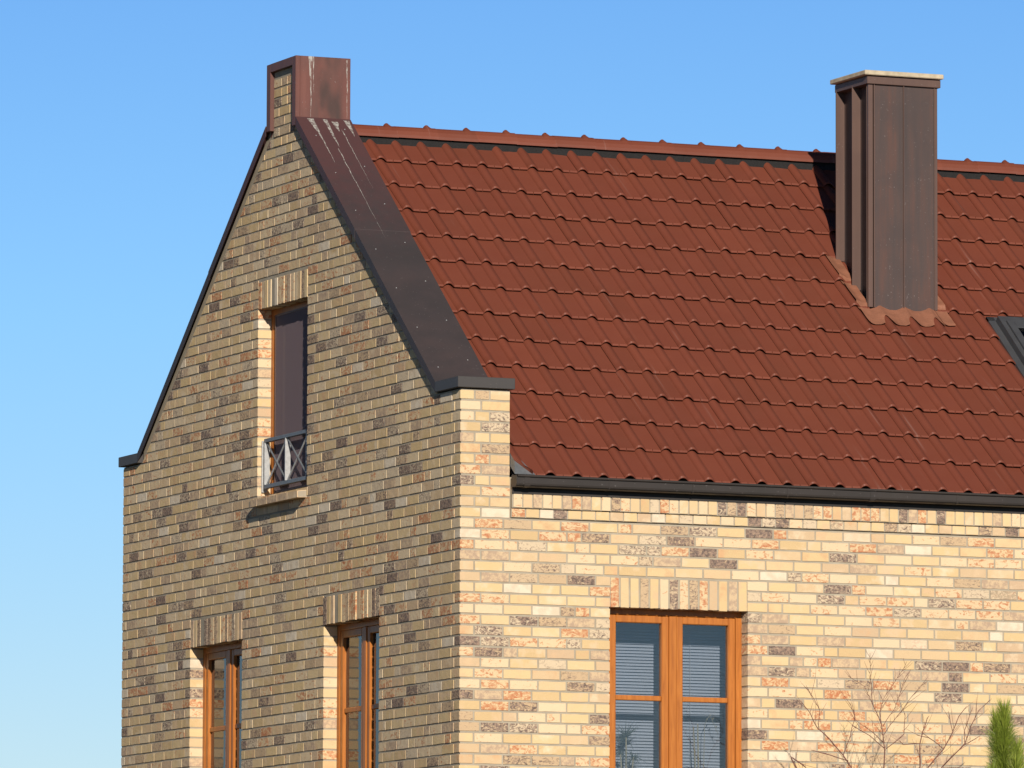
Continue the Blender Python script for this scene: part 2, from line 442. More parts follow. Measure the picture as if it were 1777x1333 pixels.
# mortar bodies (the wall itself), set 6 mm behind the brick faces
def wall_shell(face, u0, u1, topfn, bps, holes, zb, thick=.30, inner=True):
    mb = MB(); MR = .0
    def P(u, z, d): return (u, d, z) if face == 'e' else (d, u, z)
    xs = sorted(set([u0, u1] + bps + [a - MR for a, b, c, d in holes] + [b + MR for a, b, c, d in holes]))
    for a, b in zip(xs, xs[1:]):
        m = (a + b) / 2; hs = sorted([h for h in holes if h[0] - MR <= m <= h[1] + MR], key=lambda h: h[2])
        zs = [zb]
        for h in hs: zs += [h[2], h[3]]
        for i in range(0, len(zs), 2):
            lo = zs[i]; hi = zs[i + 1] if i + 1 < len(zs) else None
            ta = hi if hi is not None else topfn(a + 1e-5); tb = hi if hi is not None else topfn(b - 1e-5)
            for d in (.0, thick):
                vs = [P(a, lo, d), P(b, lo, d), P(b, tb, d), P(a, ta, d)]
                mb.add(vs, [(0, 1, 2, 3) if d == 0 else (3, 2, 1, 0)])
            if hi is None: mb.add([P(a, ta, 0), P(b, tb, 0), P(b, tb, thick), P(a, ta, thick)], [(0, 1, 2, 3)])
    for (a, b, c, d) in holes:
        for vs in ([P(a, c, 0), P(a, d, 0), P(a, d, thick), P(a, c, thick)], [P(b, c, 0), P(b, c, thick), P(b, d, thick), P(b, d, 0)],
                   [P(a, d, 0), P(b, d, 0), P(b, d, thick), P(a, d, thick)], [P(a, c, 0), P(a, c, thick), P(b, c, thick), P(b, c, 0)]):
            mb.add(vs, [(0, 1, 2, 3)])
    return mb
def shift(mb, dx, dy):
    mb.v = [(x + dx, y + dy, z) for x, y, z in mb.v]; return mb
def gtop(u):
    if 3.69 < u < 4.24: return 3.25
    if u < .47 or u > W - .47: return .09
    return rake(u) - .045
mo = wall_shell('g', .0, W, gtop, [.47, 3.69, W / 2, 4.24, W - .47], [(a - .005, b + .005, c - .004, d + .004) for a, b, c, d in OPEN_G], GZ - .3)
mo.add(HJ.v, HJ.f)
part(mo, 'wall_joints', 'mortar', house, recalc=False)
def etop(u): return .09 if u < .432 else -.62
mo = shift(wall_shell('e', .003, LEN, etop, [.432], [(a - .005, b + .005, c - .004, d + .004) for a, b, c, d in OPEN_E], GZ - .3), 0, .0)
# pier right-hand return
mo.add([(.4265, .0, -.65), (.4265, .45, -.65), (.4265, .45, .09), (.4265, 0, .09)], [(0, 1, 2, 3)])
part(mo, 'wall_joints', 'mortar', house, recalc=False)
# plain rear and far end walls of the same house
rear = MB(); rear.box(.02, LEN, W - .3, W - .02, GZ - .3, -.62); rear.box(0.02, .46, W - .3, W - .02, -.62, .09)
rear.prism([(.02, GZ - .3), (W - .02, GZ - .3), (W - .02, -.66), (W / 2, rake(W / 2, -.70)), (.02, -.66)], 'x', LEN - .3, LEN)
part(rear, 'wall', 'mortar', house, 'rear and far end walls')

# corbelled band below the gutter: header course then soldier course
cb = MB(); u = .447
while u < LEN - .1:
    brick(cb, rough_poly(u, u + .1135, -.946, -.873 - .004, .0018), 'e', .024 + random.uniform(-.002, .002), .05, rc()); u += .125
u = .452
while u < LEN - .1:
    brick(cb, rough_poly(u, u + .0755, -.867, -.64, .0018), 'e', .046 + random.uniform(-.003, .003), .05, rc()); u += .0873
cbm = MB(); cbm.box(.440, LEN - .02, -.0185, .0, -.949, -.8725); cbm.box(.440, LEN - .02, -.0395, .0, -.8715, -.64)
c_o = part(cb, 'brick_corbel', 'brick', house); o = cbm.build('joint_bed', 'mortar'); o.parent = c_o; c_o['label'] = 'stepped brick band under the gutter'

# ------------------------------------------------------------ windows
def fmap(face):
    if face == 'e': return lambda a, b, d0, d1, z0, z1: (a, b, d0, d1, z0, z1)
    return lambda a, b, d0, d1, z0, z1: (d0, d1, a, b, z0, z1)
def ring(mb, fm, a, b, z0, z1, wd, d0, d1, bev=.004):
    mb.box(*fm(a, a + wd, d0, d1, z0, z1), None, bev); mb.box(*fm(b - wd, b, d0, d1, z0, z1), None, bev)
    mb.box(*fm(a + wd, b - wd, d0, d1, z1 - wd, z1), None, bev); mb.box(*fm(a + wd, b - wd, d0, d1, z0, z0 + wd), None, bev)
def sub(mb, name, mat, parent, label=None, **k):
    o = mb.build(name, mat, None, **k); o.parent = parent
    if label: o['label'] = label
    return o
def lintel(face, u0, u1, z0, z1, n, parent, wob, slot=None):
    mb = MB(); p = (u1 - u0) / n
    for i in range(n):
        if slot == i:
            continue
        hj = .0085 if face == 'e' else .006
        a = u0 + i * p + hj; b = u0 + (i + 1) * p - hj
        pr = .0052 + random.uniform(-.15 * wob, wob) if wob > .003 else .0050 + random.uniform(-wob, wob)
        if slot is not None and i == n // 2 - 2 + (slot % 2): pr += .006
        brick(mb, rough_poly(a, b, z0 + random.uniform(-.004, .003), z1 - .006, .002), face, pr, .118, rc())
    ms = MB(); P = fmap(face)
    if slot is None: ms.box(*P(u0, u1, .0005, .115, z0 + .004, z1))
    else:
        sa, sb = u0 + slot * p + .012, u0 + (slot + 1) * p - .012
        ms.box(*P(u0, sa, .0005, .115, z0 + .004, z1)); ms.box(*P(sb, u1, .0005, .115, z0 + .004, z1)); ms.box(*P(sa, sb, .001, .114, z1 - .035, z1))
    l = sub(mb, 'lintel', 'brick', parent); j = ms.build('lintel', 'mortar')
    # bed joints merged under the same lintel object: join by material slot
    me = l.data; me.materials.append(M['mortar'])
    bm = bmesh.new(); bm.from_mesh(me); n0 = len(bm.faces); bm.from_mesh(j.data); bm.faces.ensure_lookup_table()
    for f in bm.faces[n0:]: f.material_index = 1
    bm.to_mesh(me); bm.free(); bpy.data.objects.remove(j)
    return l
def window(face, u0, u1, z0, z1, label, zbar=-2.383, two=True):
    fm = fmap(face); D = .12
    fr = MB(); ring(fr, fm, u0 - .008, u1 + .008, z0 - .006, z1 + .008, .058, D, D + .08)
    mid = (u0 + u1) / 2
    if two: fr.box(*fm(mid - .033, mid + .033, D - .004, D + .075, z0 + .05, z1 - .05), None, .004)
    # inner reveal liner and inside sill
    win = part(fr, 'window', 'wood', house, label)
    leaves = [(u0 + .052, mid - .033), (mid + .033, u1 - .052)] if two else [(u0 + .052, u1 - .052)]
    for a, b in leaves:
        s = MB(); ring(s, fm, a, b, z0 + .05, z1 - .05, .062, D + .006, D + .07, .006)
        so_ = sub(s, 'sash', 'wood', win)
        bars = [z0 + .112] + ([zbar] if zbar else []) + [z1 - .112]
        if zbar:
            s = MB(); s.box(*fm(a + .062, b - .062, D + .02, D + .06, zbar - .021, zbar + .021), None, .005); sub(s, 'glazing_bar', 'wood', win)
        for q in range(len(bars) - 1):
            lo = bars[q] + (.021 if q else 0); hi = bars[q + 1] - (.021 if q < len(bars) - 2 else 0)
            g = MB(); g.box(*fm(a + .062, b - .062, D + .036, D + .040, lo, hi)); sub(g, 'pane', 'glass', win)
    return win
w_e = window('e', *OPEN_E[0], 'orange wooden double window in the sunlit side wall')
lintel('e', *LIN_E[0], 14, w_e, .0015)
w_a = window('g', *OPEN_G[0], 'narrow attic window with fly screen and small railing', zbar=None, two=True)
lintel('g', *LIN_G[0], 15, w_a, .0045, 10)
w_1 = window('g', *OPEN_G[1], 'gable window nearest the house corner')
lintel('g', *LIN_G[1], 15, w_1, .0045, 11)
w_2 = window('g', *OPEN_G[2], 'gable window nearest the far edge')
lintel('g', *LIN_G[2], 15, w_2, .0045, 11)
# fly screen over the attic window
s = MB(); s.box(.108, .110, 3.53, 4.44, -.41, 1.14); sub(s, 'fly_screen', 'screen', w_a)
s = MB(); ring(s, fmap('g'), 3.527, 4.443, -.415, 1.143, .014, .102, .116, .002)
sub(s, 'screen_frame', 'seam', w_a)
# attic sill of projecting bricks, shutter box strip above the frame
s = MB(); u = 3.402
for L in (.24, .24, .24, .24, .165):
    z = lambda: random.uniform(-.001, .001)
    s.prism([(-.090 + z(), -.535 + z()), (.118, -.53), (.118, -.456), (-.090, -.478 + z())], 'y', u + .004, min(u + L - .006, 4.568), (.30 if u < 3.5 else .96, .9, random.random())); u += L
# (y-extruded prism takes x,z pairs)
sub(s, 'sill', 'brick', w_a)
s = MB(); s.prism([(-.082, -.53), (.112, -.526), (.112, -.462), (-.082, -.483)], 'y', 3.404, 4.566); sub(s, 'sill_joint', 'mortar', w_a)

# railing in the attic reveal
ra = MB(); ra.box(.03, .070, 3.50, 4.505, .03, .062, None, .002)
rail = part(ra, 'window_railing', 'steeld', house, 'small galvanised railing with crossed bars at the attic window')
s = MB(); s.box(.03, .070, 3.50, 4.505, -.372, -.338, None, .002); sub(s, 'rail', 'steeld', rail)
for yy in (3.504, 3.998, 4.49):
    s = MB(); s.box(.028, .078, yy - .006, yy + .006, -.338, .03, None, .001); sub(s, 'post', 'steel', rail)
for yy0, yy1 in ((3.506, 3.992), (4.004, 4.484)):
    for q in (0, 1):
        a, b = ((yy0, .03), (yy1, -.338)) if q else ((yy0, -.338), (yy1, .03))
        s = MB(); s.tube([(.048 + .004 * q, a[0], a[1]), (.048 + .004 * q, b[0], b[1])], .008, 6); sub(s, 'cross_bar', 'steel' if q else 'steeld', rail)
for yy in (3.402, 4.568):
    for zz in (-.27, -.05):
        s = MB(); lo, hi = (yy, 3.498) if yy < 4 else (4.496, yy)
        s.box(.044, .056, lo, hi, zz - .006, zz + .006); sub(s, 'bracket', 'steeld', rail)
s = MB(); s.box(.028, .08, 4.548, 4.556, -.40, .05, None, .001); sub(s, 'wall_plate', 'steel', rail)

# interior: ceiling, floor, partition so that the rooms behind the panes are dark
it = MB(); it.box(.31, LEN - .31, .31, W - .31, -.98, -.94); it.box(.31, LEN - .31, .31, W - .31, GZ, GZ + .06)
it.box(4.4, 4.5, .31, W - .31, GZ + .07, -.99); it.box(.31, 4.39, 4.3, 4.4, GZ + .07, -.99)
part(it, 'interior', 'plaster', house)

# ------------------------------------------------------------ roof tiles
CT = 1 / math.sqrt(1 + SL * SL); NRM = Vector((0, -SL * CT, CT))       # slope normal (front)
TP = .2377; X0 = .755
ROWS = [-.073, .263] + [.57 + .3075 * i for i in range(11)]
def hump(d):
    if d <= -.042 or d >= .060: return 0.0
    if d < 0: return .030 * max(0, 1 - (d / .042) ** 2) ** .7
    return .030 * max(0, math.cos(math.pi / 2 * d / .060)) ** 1.2
PX = [-.0425, -.0405, -.034, -.022, -.008, .006, .018, .030, .042, .052, .061, .095, .117, .119, .121, .123, .150, .195 - .0002]
def tile_surface(x, y):                                                # z of the top of the tiles
    d = (x - X0 + .0425) % TP - .0425
    r = max([q for q in ROWS if q <= y] or [ROWS[0]]); nx = min([q for q in ROWS if q > y] or [r + .3075])
    lift = .029 * (1 - (y - r) / (nx - r))
    h = hump(d)
    return -.56 + SL * y + (h + lift + (.006 * min(1, h / .022) * max(0, 1 - (y - r) / .15))) / CT
def roof_side(back=False, coarse=False):
    mb = MB(); ncol = int((LEN + .1 - X0) / TP) + 3
    for r, y0 in enumerate(ROWS):
        y1 = ROWS[r + 1] if r + 1 < len(ROWS) else 3.93
        full = y1 - y0; ov = .05 if r + 1 < len(ROWS) else 0
        for c in range(-1, ncol):
            xb = X0 + c * TP; col = rc(); dz = random.uniform(-.0016, .0016); dy = random.uniform(-.003, .003); tw = random.uniform(-.002, .002)
            xs = [xb + p for p in PX]; lo = .445; hi = LEN + .12
            if xs[-1] < lo + .02 or xs[0] > hi: continue
            hs = [hump(p) for p in PX]
            if r == 7 and not back and xs[-1] > 4.70 and xs[0] < 5.36:      # cut round the chimney
                if xs[-1] < 5.36 and xs[0] > 4.70: continue
                if xs[0] < 4.70: hs = [h if x < 4.70 else 0 for x, h in zip(xs, hs)]; xs = [min(x, 4.70) for x in xs]
                else: hs = [h if x > 5.36 else 0 for x, h in zip(xs, hs)]; xs = [max(x, 5.36) for x in xs]
            if xs[0] < lo:
                keep = [i for i, x in enumerate(xs) if x > lo]; i0 = keep[0]
                t = (lo - xs[i0 - 1]) / (xs[i0] - xs[i0 - 1]); h0 = hs[i0 - 1] + (hs[i0] - hs[i0 - 1]) * t
                xs = [lo] + xs[i0:]; hs = [h0] + hs[i0:]; pp = [lo - xb] + PX[i0:]
            else: pp = PX[:]
            n = len(xs); vs = []
            st = [(-.0, -.014), (.0, -.009), (.011, 0), (.026, 0), (.07, 0), (.5, 0), (1, 0)]
            for q, (t, hh) in enumerate(st):
                y = y0 + dy + (t if t < .2 else t * (full + ov))
                for i, x in enumerate(xs):
                    lift = .029 * (1 - (y - y0) / full) + dz + tw * (pp[i] / .1)
                    h = hs[i] + lift + (hh if q < 2 else 0)
                    if .1175 < pp[i] < .1225 and q < 3: h -= .010
                    if q < 4 and hs[i] > .004: h += .006 * min(1, hs[i] / .022) * (1.0 if q < 3 else .75)
                    xx = x
                    if r == 0 and c == -1 and not back: xx = max(x, .445 + (1 - min(1, (y - y0) / (full * .75))) * .15)
                    p = Vector((xx, y, -.56 + SL * y)) + NRM * h
                    vs.append(p)
            fs = [(q * n + i, q * n + i + 1, (q + 1) * n + i + 1, (q + 1) * n + i) for q in range(len(st) - 1) for i in range(n - 1)]
            if back: vs = [Vector((v.x, W - v.y, v.z)) for v in vs]; fs = [f[::-1] for f in fs]
            mb.add(vs, fs, col)
    return mb
rf = roof_side(); roof = part(rf, 'roof', 'tile', house, 'red-brown interlocking tile roof slope facing the sun', recalc=False)
bk = roof_side(True); part(bk, 'roof', 'tile', house, 'rear roof slope', recalc=False)
dk = MB()
dk.add([(.45, -.02, -.60), (LEN, -.02, -.60), (LEN, W / 2, -.62 + SL * W / 2), (.45, W / 2, -.62 + SL * W / 2)], [(0, 1, 2, 3)])
dk.add([(.31, W + .02, -.60), (LEN, W + .02, -.60), (LEN, W / 2, -.62 + SL * W / 2), (.31, W / 2, -.62 + SL * W / 2)], [(3, 2, 1, 0)])
sub(dk, 'underlay', 'under', roof, recalc=False)
# ridge
rg = MB(); x = .952 - .3755 * 2 + .055
prof = [(-.106, -.110), (-.101, -.084), (-.085, -.048), (-.058, -.018), (-.03, -.004), (0, 0)]
prof = prof + [(-a, b) for a, b in prof[-2::-1]]
while x < LEN + .1:
    if x > .1:
        a = max(x, .40); b = x + .3755; n = len(prof); e = random.uniform(-.003, .003)
        secs = [(a, .97, -.004), (a + .004, 1.0, 0), (b - .095, 1.0, 0), (b - .085, 1.0, .016), (b - .070, 1.0, .026), (b - .055, 1.0, .026), (b - .040, 1.0, .015), (b - .030, 1.0, .002), (b + .012, 1.02, .002), (b + .012, .96, -.008)]
        vs = []
        for (xx, k, up) in secs:
            for (p, q) in prof: 
                kk = max(0, 1 - abs(p) / .104)
                vs.append((xx, W / 2 + p * (1 + (k - 1) * .35), 2.789 + e + q + up * (kk ** 2.2)))
        rg.add(vs, [(i * n + j, i * n + j + 1, (i + 1) * n + j + 1, (i + 1) * n + j) for i in range(len(secs) - 1) for j in range(n - 1)], rc())
    x += .3755
sub(rg, 'ridge_capping', 'tile', roof, smooth=False)
vr = MB()
for sgn in (1, -1):
    yy = lambda v: v if sgn == 1 else W - v
    pts = []; n = 0; x = .45
    while x < LEN:
        n += 1; j = noise.noise((x * 17, 1.3, 0)) * .006
        pts += [(x, yy(3.868 + j), 2.58), (x, yy(3.880 + j), 2.64 + j), (x, yy(3.90), 2.70)]; x += .03
    vr.add(pts, [(i * 3 + q, i * 3 + 3 + q, i * 3 + 4 + q, i * 3 + 1 + q) for i in range(n - 1) for q in (0, 1)])
sub(vr, 'ridge_vent_roll', 'black', roof)

# ------------------------------------------------------------ coping, kneelers, peak cladding
cp = MB()
def rake_strip(mb, sgn):
    yy = (lambda v: v) if sgn == 1 else (lambda v: W - v)
    ya, yb, ym = .455, 3.612, 2.262
    top = lambda y, c=-.182: c + SL * y            # top sheet line through the measured edge
    xo, xi = -.042, .462
    H = .088
    for (a, b, e) in ((ya, ym, 0), (ym - .03, yb, .004)):
        pr = [(xo, 0), (xi, 0), (xi, -.20), (xi - .006, -.20), (xi - .006, -.012), (xo + .004, -.012), (xo + .004, -H), (xo, -H)]
        # section in (x, dz) swept along the rake, fascia drop measured vertically
        vs = [(x, yy(a), top(a) + z + e) for x, z in pr] + [(x, yy(b), top(b) + z + e) for x, z in pr]; n = len(pr)
        if e: vs = [(x - (.003 if x < 0 else -.003), y, z) for x, y, z in vs]
        mb.add(vs, [(i, (i + 1) % n, (i + 1) % n + n, i + n) for i in range(n)] + [tuple(range(n)), tuple(range(2 * n - 1, n - 1, -1))])
    # drip lip along the lower edge of the fascia
    return
rake_strip(cp, 1)
# timber/mortar core under the metal
coping = part(cp, 'coping', 'coping', house, 'dark metal coping along the sloping gable edge')
cpb = MB(); rake_strip(cpb, -1); part(cpb, 'coping', 'coping', house, 'rear metal coping seen only as a dark edge')
core = MB()
for yy in ((lambda v: v), (lambda v: W - v)):
    a, b = .50, 3.62; t = lambda y: -.20 + SL * y
    vs = [(x, yy(y), t(y) + z) for y in (a, b) for x, z in ((.004, -.012), (.452, -.012), (.452, -.5), (.004, -.09))]
    core.add(vs, [(0, 1, 5, 4), (1, 2, 6, 5), (2, 3, 7, 6), (3, 0, 4, 7), (0, 3, 2, 1), (4, 5, 6, 7)])
sub(core, 'coping_core', 'mortar', coping)
for yy in ((lambda a, b: (a, b)), (lambda a, b: (W - b, W - a))):
    k = MB(); y0, y1 = yy(-.040, .462); k.box(-.042, .464, y0, y1, .098, .188, None, .004)
    sub(k, 'kneeler_cap', 'cap', coping, 'flat metal cap over the stepped gable shoulder')
pk = MB()
PA, PB, PT, PBt = 3.622, 4.310, 3.306, 2.80
xo = -.042; inL = 3.705; inR = 4.222; inT = 3.232
for mb_ in (pk,):
    mb_.box(xo, -.0, inR, PB, 2.72, PT, None, .003)              # left leg of the frame
    mb_.box(xo, -.0, PA, inL, 2.70, PT, None, .003)
    mb_.box(xo, -.0, inL, inR, inT, PT, None, .002)
    mb_.box(.0005, .468, PA + .001, PB - .001, 2.62, PT - .0005, None, .002)
peak = sub(pk, 'peak_cladding', 'peak', coping, 'weathered copper cladding of the raised gable peak, with white streaks')
# brick infill in front of the cladding core
nk = MB()
prevN = ()
for k in range(-37, -30):
    zt = course_z(k)
    z0, z1 = course_z(k + 1) + JT * .55, zt - JT * .55
    for (a, b) in row(3.712, 4.215, random.choice((.115, .24, .178)), prevN):
        p = clip(rough_poly(a, b, z0, z1), lambda u, z: 3.232 - z)
        if len(p) > 2: brick(nk, p, 'g', .009, .0, rc())
sub(nk, 'peak_brickwork', 'brick', coping)
nkm = MB(); nkm.box(-.0035, -.0008, 3.706, 4.221, 2.66, 3.231); sub(nkm, 'peak_joints', 'mortar', coping)
# sealed screws along the coping
for i in range(7):
    for xx in (.055, .36):
        y = .62 + i * .46 + (.10 if xx > .2 else 0)
        if y > 3.5: continue
        z = -.182 + SL * y + (.004 if y > 2.24 else 0)
        s = MB(); pts = []
        c = Vector((xx, y, z)); t = Vector((0, CT, SL * CT))
        ringp = [c + Vector((1, 0, 0)) * .0055 * math.cos(a * 1.047) + t * .0055 * math.sin(a * 1.047) + NRM * .001 for a in range(6)]
        r2 = [c + (p - c) * .6 + NRM * .004 for p in ringp]
        s.add(ringp + r2, [tuple(range(6, 12))] + [(q, (q + 1) % 6, (q + 1) % 6 + 6, q + 6) for q in range(6)])
        sub(s, 'screw', 'steel', coping)

# ------------------------------------------------------------ gutter
gt = MB(); FY = -.158; BY = -.050
prof = [(BY, -.61), (BY, -.690), (-.058, -.702), (-.072, -.708), (-.128, -.708), (-.144, -.703), (-.154, -.692), (FY, -.678), (FY, -.625)]
inner = [(y + (.003 if y < -.09 else -.003), z + .003) for y, z in prof[::-1]]
inner = [(min(max(y, FY + .003), BY - .003), max(z, -.705)) for y, z in prof[::-1]]
gp = prof + inner
xs = [.432, LEN + .05]
for a, b in zip(xs, xs[1:]):
    gt.prism([(p[0], p[1]) for p in gp], 'x', a, b - .0)
# front bead
gt.tube([(.436, FY - .007, -.619), (LEN, FY - .007, -.619)], .0105, 8)
fb = MB(); fb.box(.436, LEN, -.0495, -.0465, -.758, -.60)
gutter = part(gt, 'gutter', 'gutter', house, 'dark metal gutter along the eaves', recalc=True)
sub(fb, 'fascia_shadow_strip', 'seamdark', gutter)  # dark strip carrying the shadow band below the gutter
for xx in (.50, 1.25, 2.0, 2.86, 3.62, 4.42, 5.2):
    s = MB(); wdt = .05 if xx in (.50, 3.62) else .012; pr2 = []
    for y, z in prof[2:]:
        pr2.append((y - (.0035 if y < -.1 else -.0035), z - (.0035 if z < -.68 else 0)))
    n = len(pr2); s.add([(xa, p[0], p[1]) for xa in (xx, xx + wdt) for p in pr2] + [(xa, p[0], p[1]) for xa in (xx, xx + wdt) for p in prof[2:]],
        [(i, i + 1, i + 1 + n, i + n) for i in range(n - 1)] + [(i, i + 1, i + 1 + 2 * n, i + 2 * n) for i in range(n - 1)] + [(i + n, i + 1 + n, i + 1 + 3 * n, i + 3 * n) for i in range(n - 1)]); sub(s, 'gutter_joint', 'gutter', gutter)
s = MB(); s.prism([p for p in prof] + [(FY, -.612)], 'x', .428, .4315); sub(s, 'end_cap', 'gutter', gutter)
# soaker strip between pier and first tiles
s = MB(); s.add([(.436, -.10, -.60), (.62, -.10, -.60), (.49, .32, -.285), (.436, .32, -.285)], [(0, 1, 2, 3)])
s.add([(.436, -.10, -.60), (.436, .32, -.285), (.436, .32, -.16), (.436, -.10, -.5)], [(0, 1, 2, 3)])
sub(s, 'soaker_flashing', 'steeld', gutter)

# ------------------------------------------------------------ chimney
CX0, CX1, CY0, CY1 = 4.69, 5.352, 2.086, 2.70
ch = MB(); ch.box(CX0 + .055, CX1 - .012, CY0 + .004, CY1 - .012, .9, 3.2)
chim = part(ch, 'chimney', 'chim', house, 'square chimney clad in brown seamed metal with a pale slab on top')
def corner(x0, x1, y0, y1, zb): s = MB(); s.box(x0, x1, y0, y1, zb, 3.15, None, .002); sub(s, 'standing_seam', 'seam', chim)
zb = lambda y: -.56 + SL * y + .045
corner(CX0 - .004, CX0 + .04, CY0, CY0 + .025, zb(CY0)); corner(CX0 + .048, CX0 + .058, CY0 - .006, CY0 + .02, zb(CY0) - .0)
corner(5.02, 5.028, CY0 - .012, CY0 + .02, zb(CY0)); corner(CX1 - .034, CX1 - .026, CY0 - .006, CY0 + .02, zb(CY0)); corner(CX1 - .024, CX1, CY0, CY0 + .025, zb(CY0))
corner(CX0 - .026, CX0 + .07, 2.365, 2.372, zb(2.3)); corner(CX0 - .026, CX0 + .07, CY1 - .012, CY1, zb(CY1 - .05))
corner(CX0 - .006, CX0 + .07, CY0 + .03, CY0 + .036, zb(CY0 + .03))
s = MB(); s.box(CX0 - .022, CX1 + .022, CY0 - .022, CY1 + .022, 3.135, 3.202, None, .003); sub(s, 'collar', 'seam', chim)
s = MB(); s.box(CX0 - .060, CX1 + .038, CY0 - .055, CY1 + .045, 3.208, 3.249, None, .006); sub(s, 'cap_slab', 'conc', chim)
# clay coloured apron dressed over the tiles
def drape(x0, x1, y0, y1, wob, hgt=.007, flat=.55):
    mb = MB(); nx = max(2, int((x1 - x0) / .008)); ny = max(2, int((y1 - y0) / .012)); vs = []
    for i in range(nx + 1):
        for j in range(ny + 1):
            x = x0 + (x1 - x0) * i / nx; t = j / ny
            d_ = (x - X0 + .0425) % TP - .0425; ylo = y0 + wob * (hump(d_) / .030 - .5) + noise.noise((x * 7, y0, 3)) * .012
            y = ylo + (y1 - ylo) * t
            z = tile_surface(x, y) + hgt
            zs = sum(tile_surface(x + q * .02, y) for q in (-2, -1, 0, 1, 2)) / 5 + hgt + .006
            z = max(z, zs); k = t ** 2 * flat
            vs.append((x, y, z + k * .02 + noise.noise((x * 14, y * 14, 0)) * .003))
    mb.add(vs, [(i * (ny + 1) + j, (i + 1) * (ny + 1) + j, (i + 1) * (ny + 1) + j + 1, i * (ny + 1) + j + 1) for i in range(nx) for j in range(ny)])
    return mb
s = drape(4.60, 5.33, 1.925, 2.092, .085); sub(s, 'flashing', 'flash', chim, smooth=True)
s = drape(5.325, 5.44, 1.94, 2.12, .07, .014); sub(s, 'flashing', 'flash', chim, smooth=True)
s = drape(4.58, 4.70, 2.06, 2.36, .01, .012); sub(s, 'flashing', 'flash', chim, smooth=True)
s = drape(4.565, 4.70, 2.34, 2.71, .01, .009); sub(s, 'flashing', 'flash', chim, smooth=True)
s = drape(5.34, 5.45, 2.15, 2.73, .02, .009); sub(s, 'flashing', 'flash', chim, smooth=True)

# ------------------------------------------------------------ skylight
def onroof(x, y, h): p = Vector((x, y, -.56 + SL * y)) + NRM * h; return p
def slab(mb, x0, x1, y0, y1, h0, h1):
    vs = [onroof(x, y, h) for x in (x0, x1) for y in (y0, y1) for h in (h0, h1)]
    mb.add(vs, [(0, 1, 3, 2), (4, 6, 7, 5), (0, 4, 5, 1), (2, 3, 7, 6), (0, 2, 6, 4), (1, 5, 7, 3)])
SX0, SX1, SY0, SY1 = 5.87, 6.67, 1.08, 2.015
s = MB(); slab(s, SX0, SX0 + .06, SY0, SY1, -.02, .085); slab(s, SX1 - .06, SX1, SY0, SY1, -.02, .085)
slab(s, SX0 + .06, SX1 - .06, SY1 - .06, SY1, -.02, .085); slab(s, SX0 + .06, SX1 - .06, SY0, SY0 + .06, -.02, .085)
skl = part(s, 'skylight', 'skyf', house, 'grey framed roof window cut by the right edge')
s = MB(); slab(s, SX0 + .045, SX0 + .11, SY0 + .03, SY1 - .07, .087, .105); slab(s, SX1 - .11, SX1 - .045, SY0 + .03, SY1 - .07, .087, .105)
slab(s, SX0 + .112, SX1 - .112, SY0 + .03, SY0 + .08, .087, .105); slab(s, SX0 + .112, SX1 - .112, SY1 - .14, SY1 - .08, .087, .105); sub(s, 'sash', 'skyf', skl)
s = MB(); slab(s, SX0 + .11, SX1 - .11, SY0 + .06, SY1 - .13, .075, .080); sub(s, 'pane', 'glass', skl)
s = MB(); slab(s, SX0 + .07, SX1 - .07, SY0 + .06, SY1 - .08, .02, .03); sub(s, 'roller_blind', 'plaster', skl)
s = MB(); slab(s, SX0 - .07, SX0 - .002, SY0 - .05, SY1 + .05, .004, .03); slab(s, SX0 - .07, SX1 + .07, SY1 + .002, SY1 + .05, .004, .03); sub(s, 'flashing_frame', 'skyf', skl)

# ------------------------------------------------------------ things behind the panes
bl = empty('window_blind', (1.95, .50, -1.56)); tag(bl, 'pale blue-grey slatted blind behind the panes of the sunlit side window', 'blind')
s = MB(); z = -1.62
while z > -3.25:
    a = R(52); dy, dz = .0125 * math.cos(a), .0125 * math.sin(a); j = random.uniform(-.0006, .0006)
    vs = []
    for x in (1.36, 2.72):
        for t in (-1, -.4, .4, 1): vs.append((x, .50 + dy * t * 1.0, z + j + dz * t + .002 * (1 - t * t)))
    s.add(vs, [(i, i + 1, i + 5, i + 4) for i in range(3)]); z -= .0258
part(s, 'slats', 'slat', bl)
s = MB(); s.box(1.35, 2.73, .485, .515, -1.60, -1.565); part(s, 'head_rail', 'slat', bl)
for xx in (1.55, 2.27, 2.60):
    s = MB(); s.tube([(xx, .482, -1.6), (xx, .482, -3.24)], .0018, 5); part(s, 'cord', 'cord', bl)

def pot(root, x, y, z):
    s = MB(); n = 14; pr = [(.0, 0), (.045, 0), (.062, .10), (.068, .10), (.068, .122), (.058, .122), (.055, .105), (0, .105)]
    vs = [(x + r * math.cos(6.283 * k / n), y + r * math.sin(6.283 * k / n), z + h) for r, h in pr for k in range(n)]
    s.add(vs, [(i * n + k, i * n + (k + 1) % n, (i + 1) * n + (k + 1) % n, (i + 1) * n + k) for i in range(len(pr) - 1) for k in range(n)])
    part(s, 'pot', 'pot', root, smooth=True)
SZ = -3.27
isl = MB(); isl.box(1.33, 2.57, .205, .42, SZ - .03, SZ); sub(isl, 'inner_sill', 'plaster', w_e)
dr = empty('dracaena_plant', (1.62, .31, SZ)); tag(dr, 'spiky dark-leaved houseplant behind the left panes of the side window', 'houseplant')
pot(dr, 1.62, .31, SZ)
s = MB(); heads = [((1.615, .31, -2.70), 46, .19), ((1.69, .33, -2.86), 26, .13), ((1.56, .30, -2.84), 22, .12)]
for (hx, hy, hz), n, L in heads: s.tube([(1.62, .31, SZ + .1), ((hx * .6 + 1.62 * .4), .315, (hz + SZ) / 2), (hx, hy, hz)], [.011, .009, .006], 7)
part(s, 'stem', 'stem', dr, smooth=True)
s = MB()
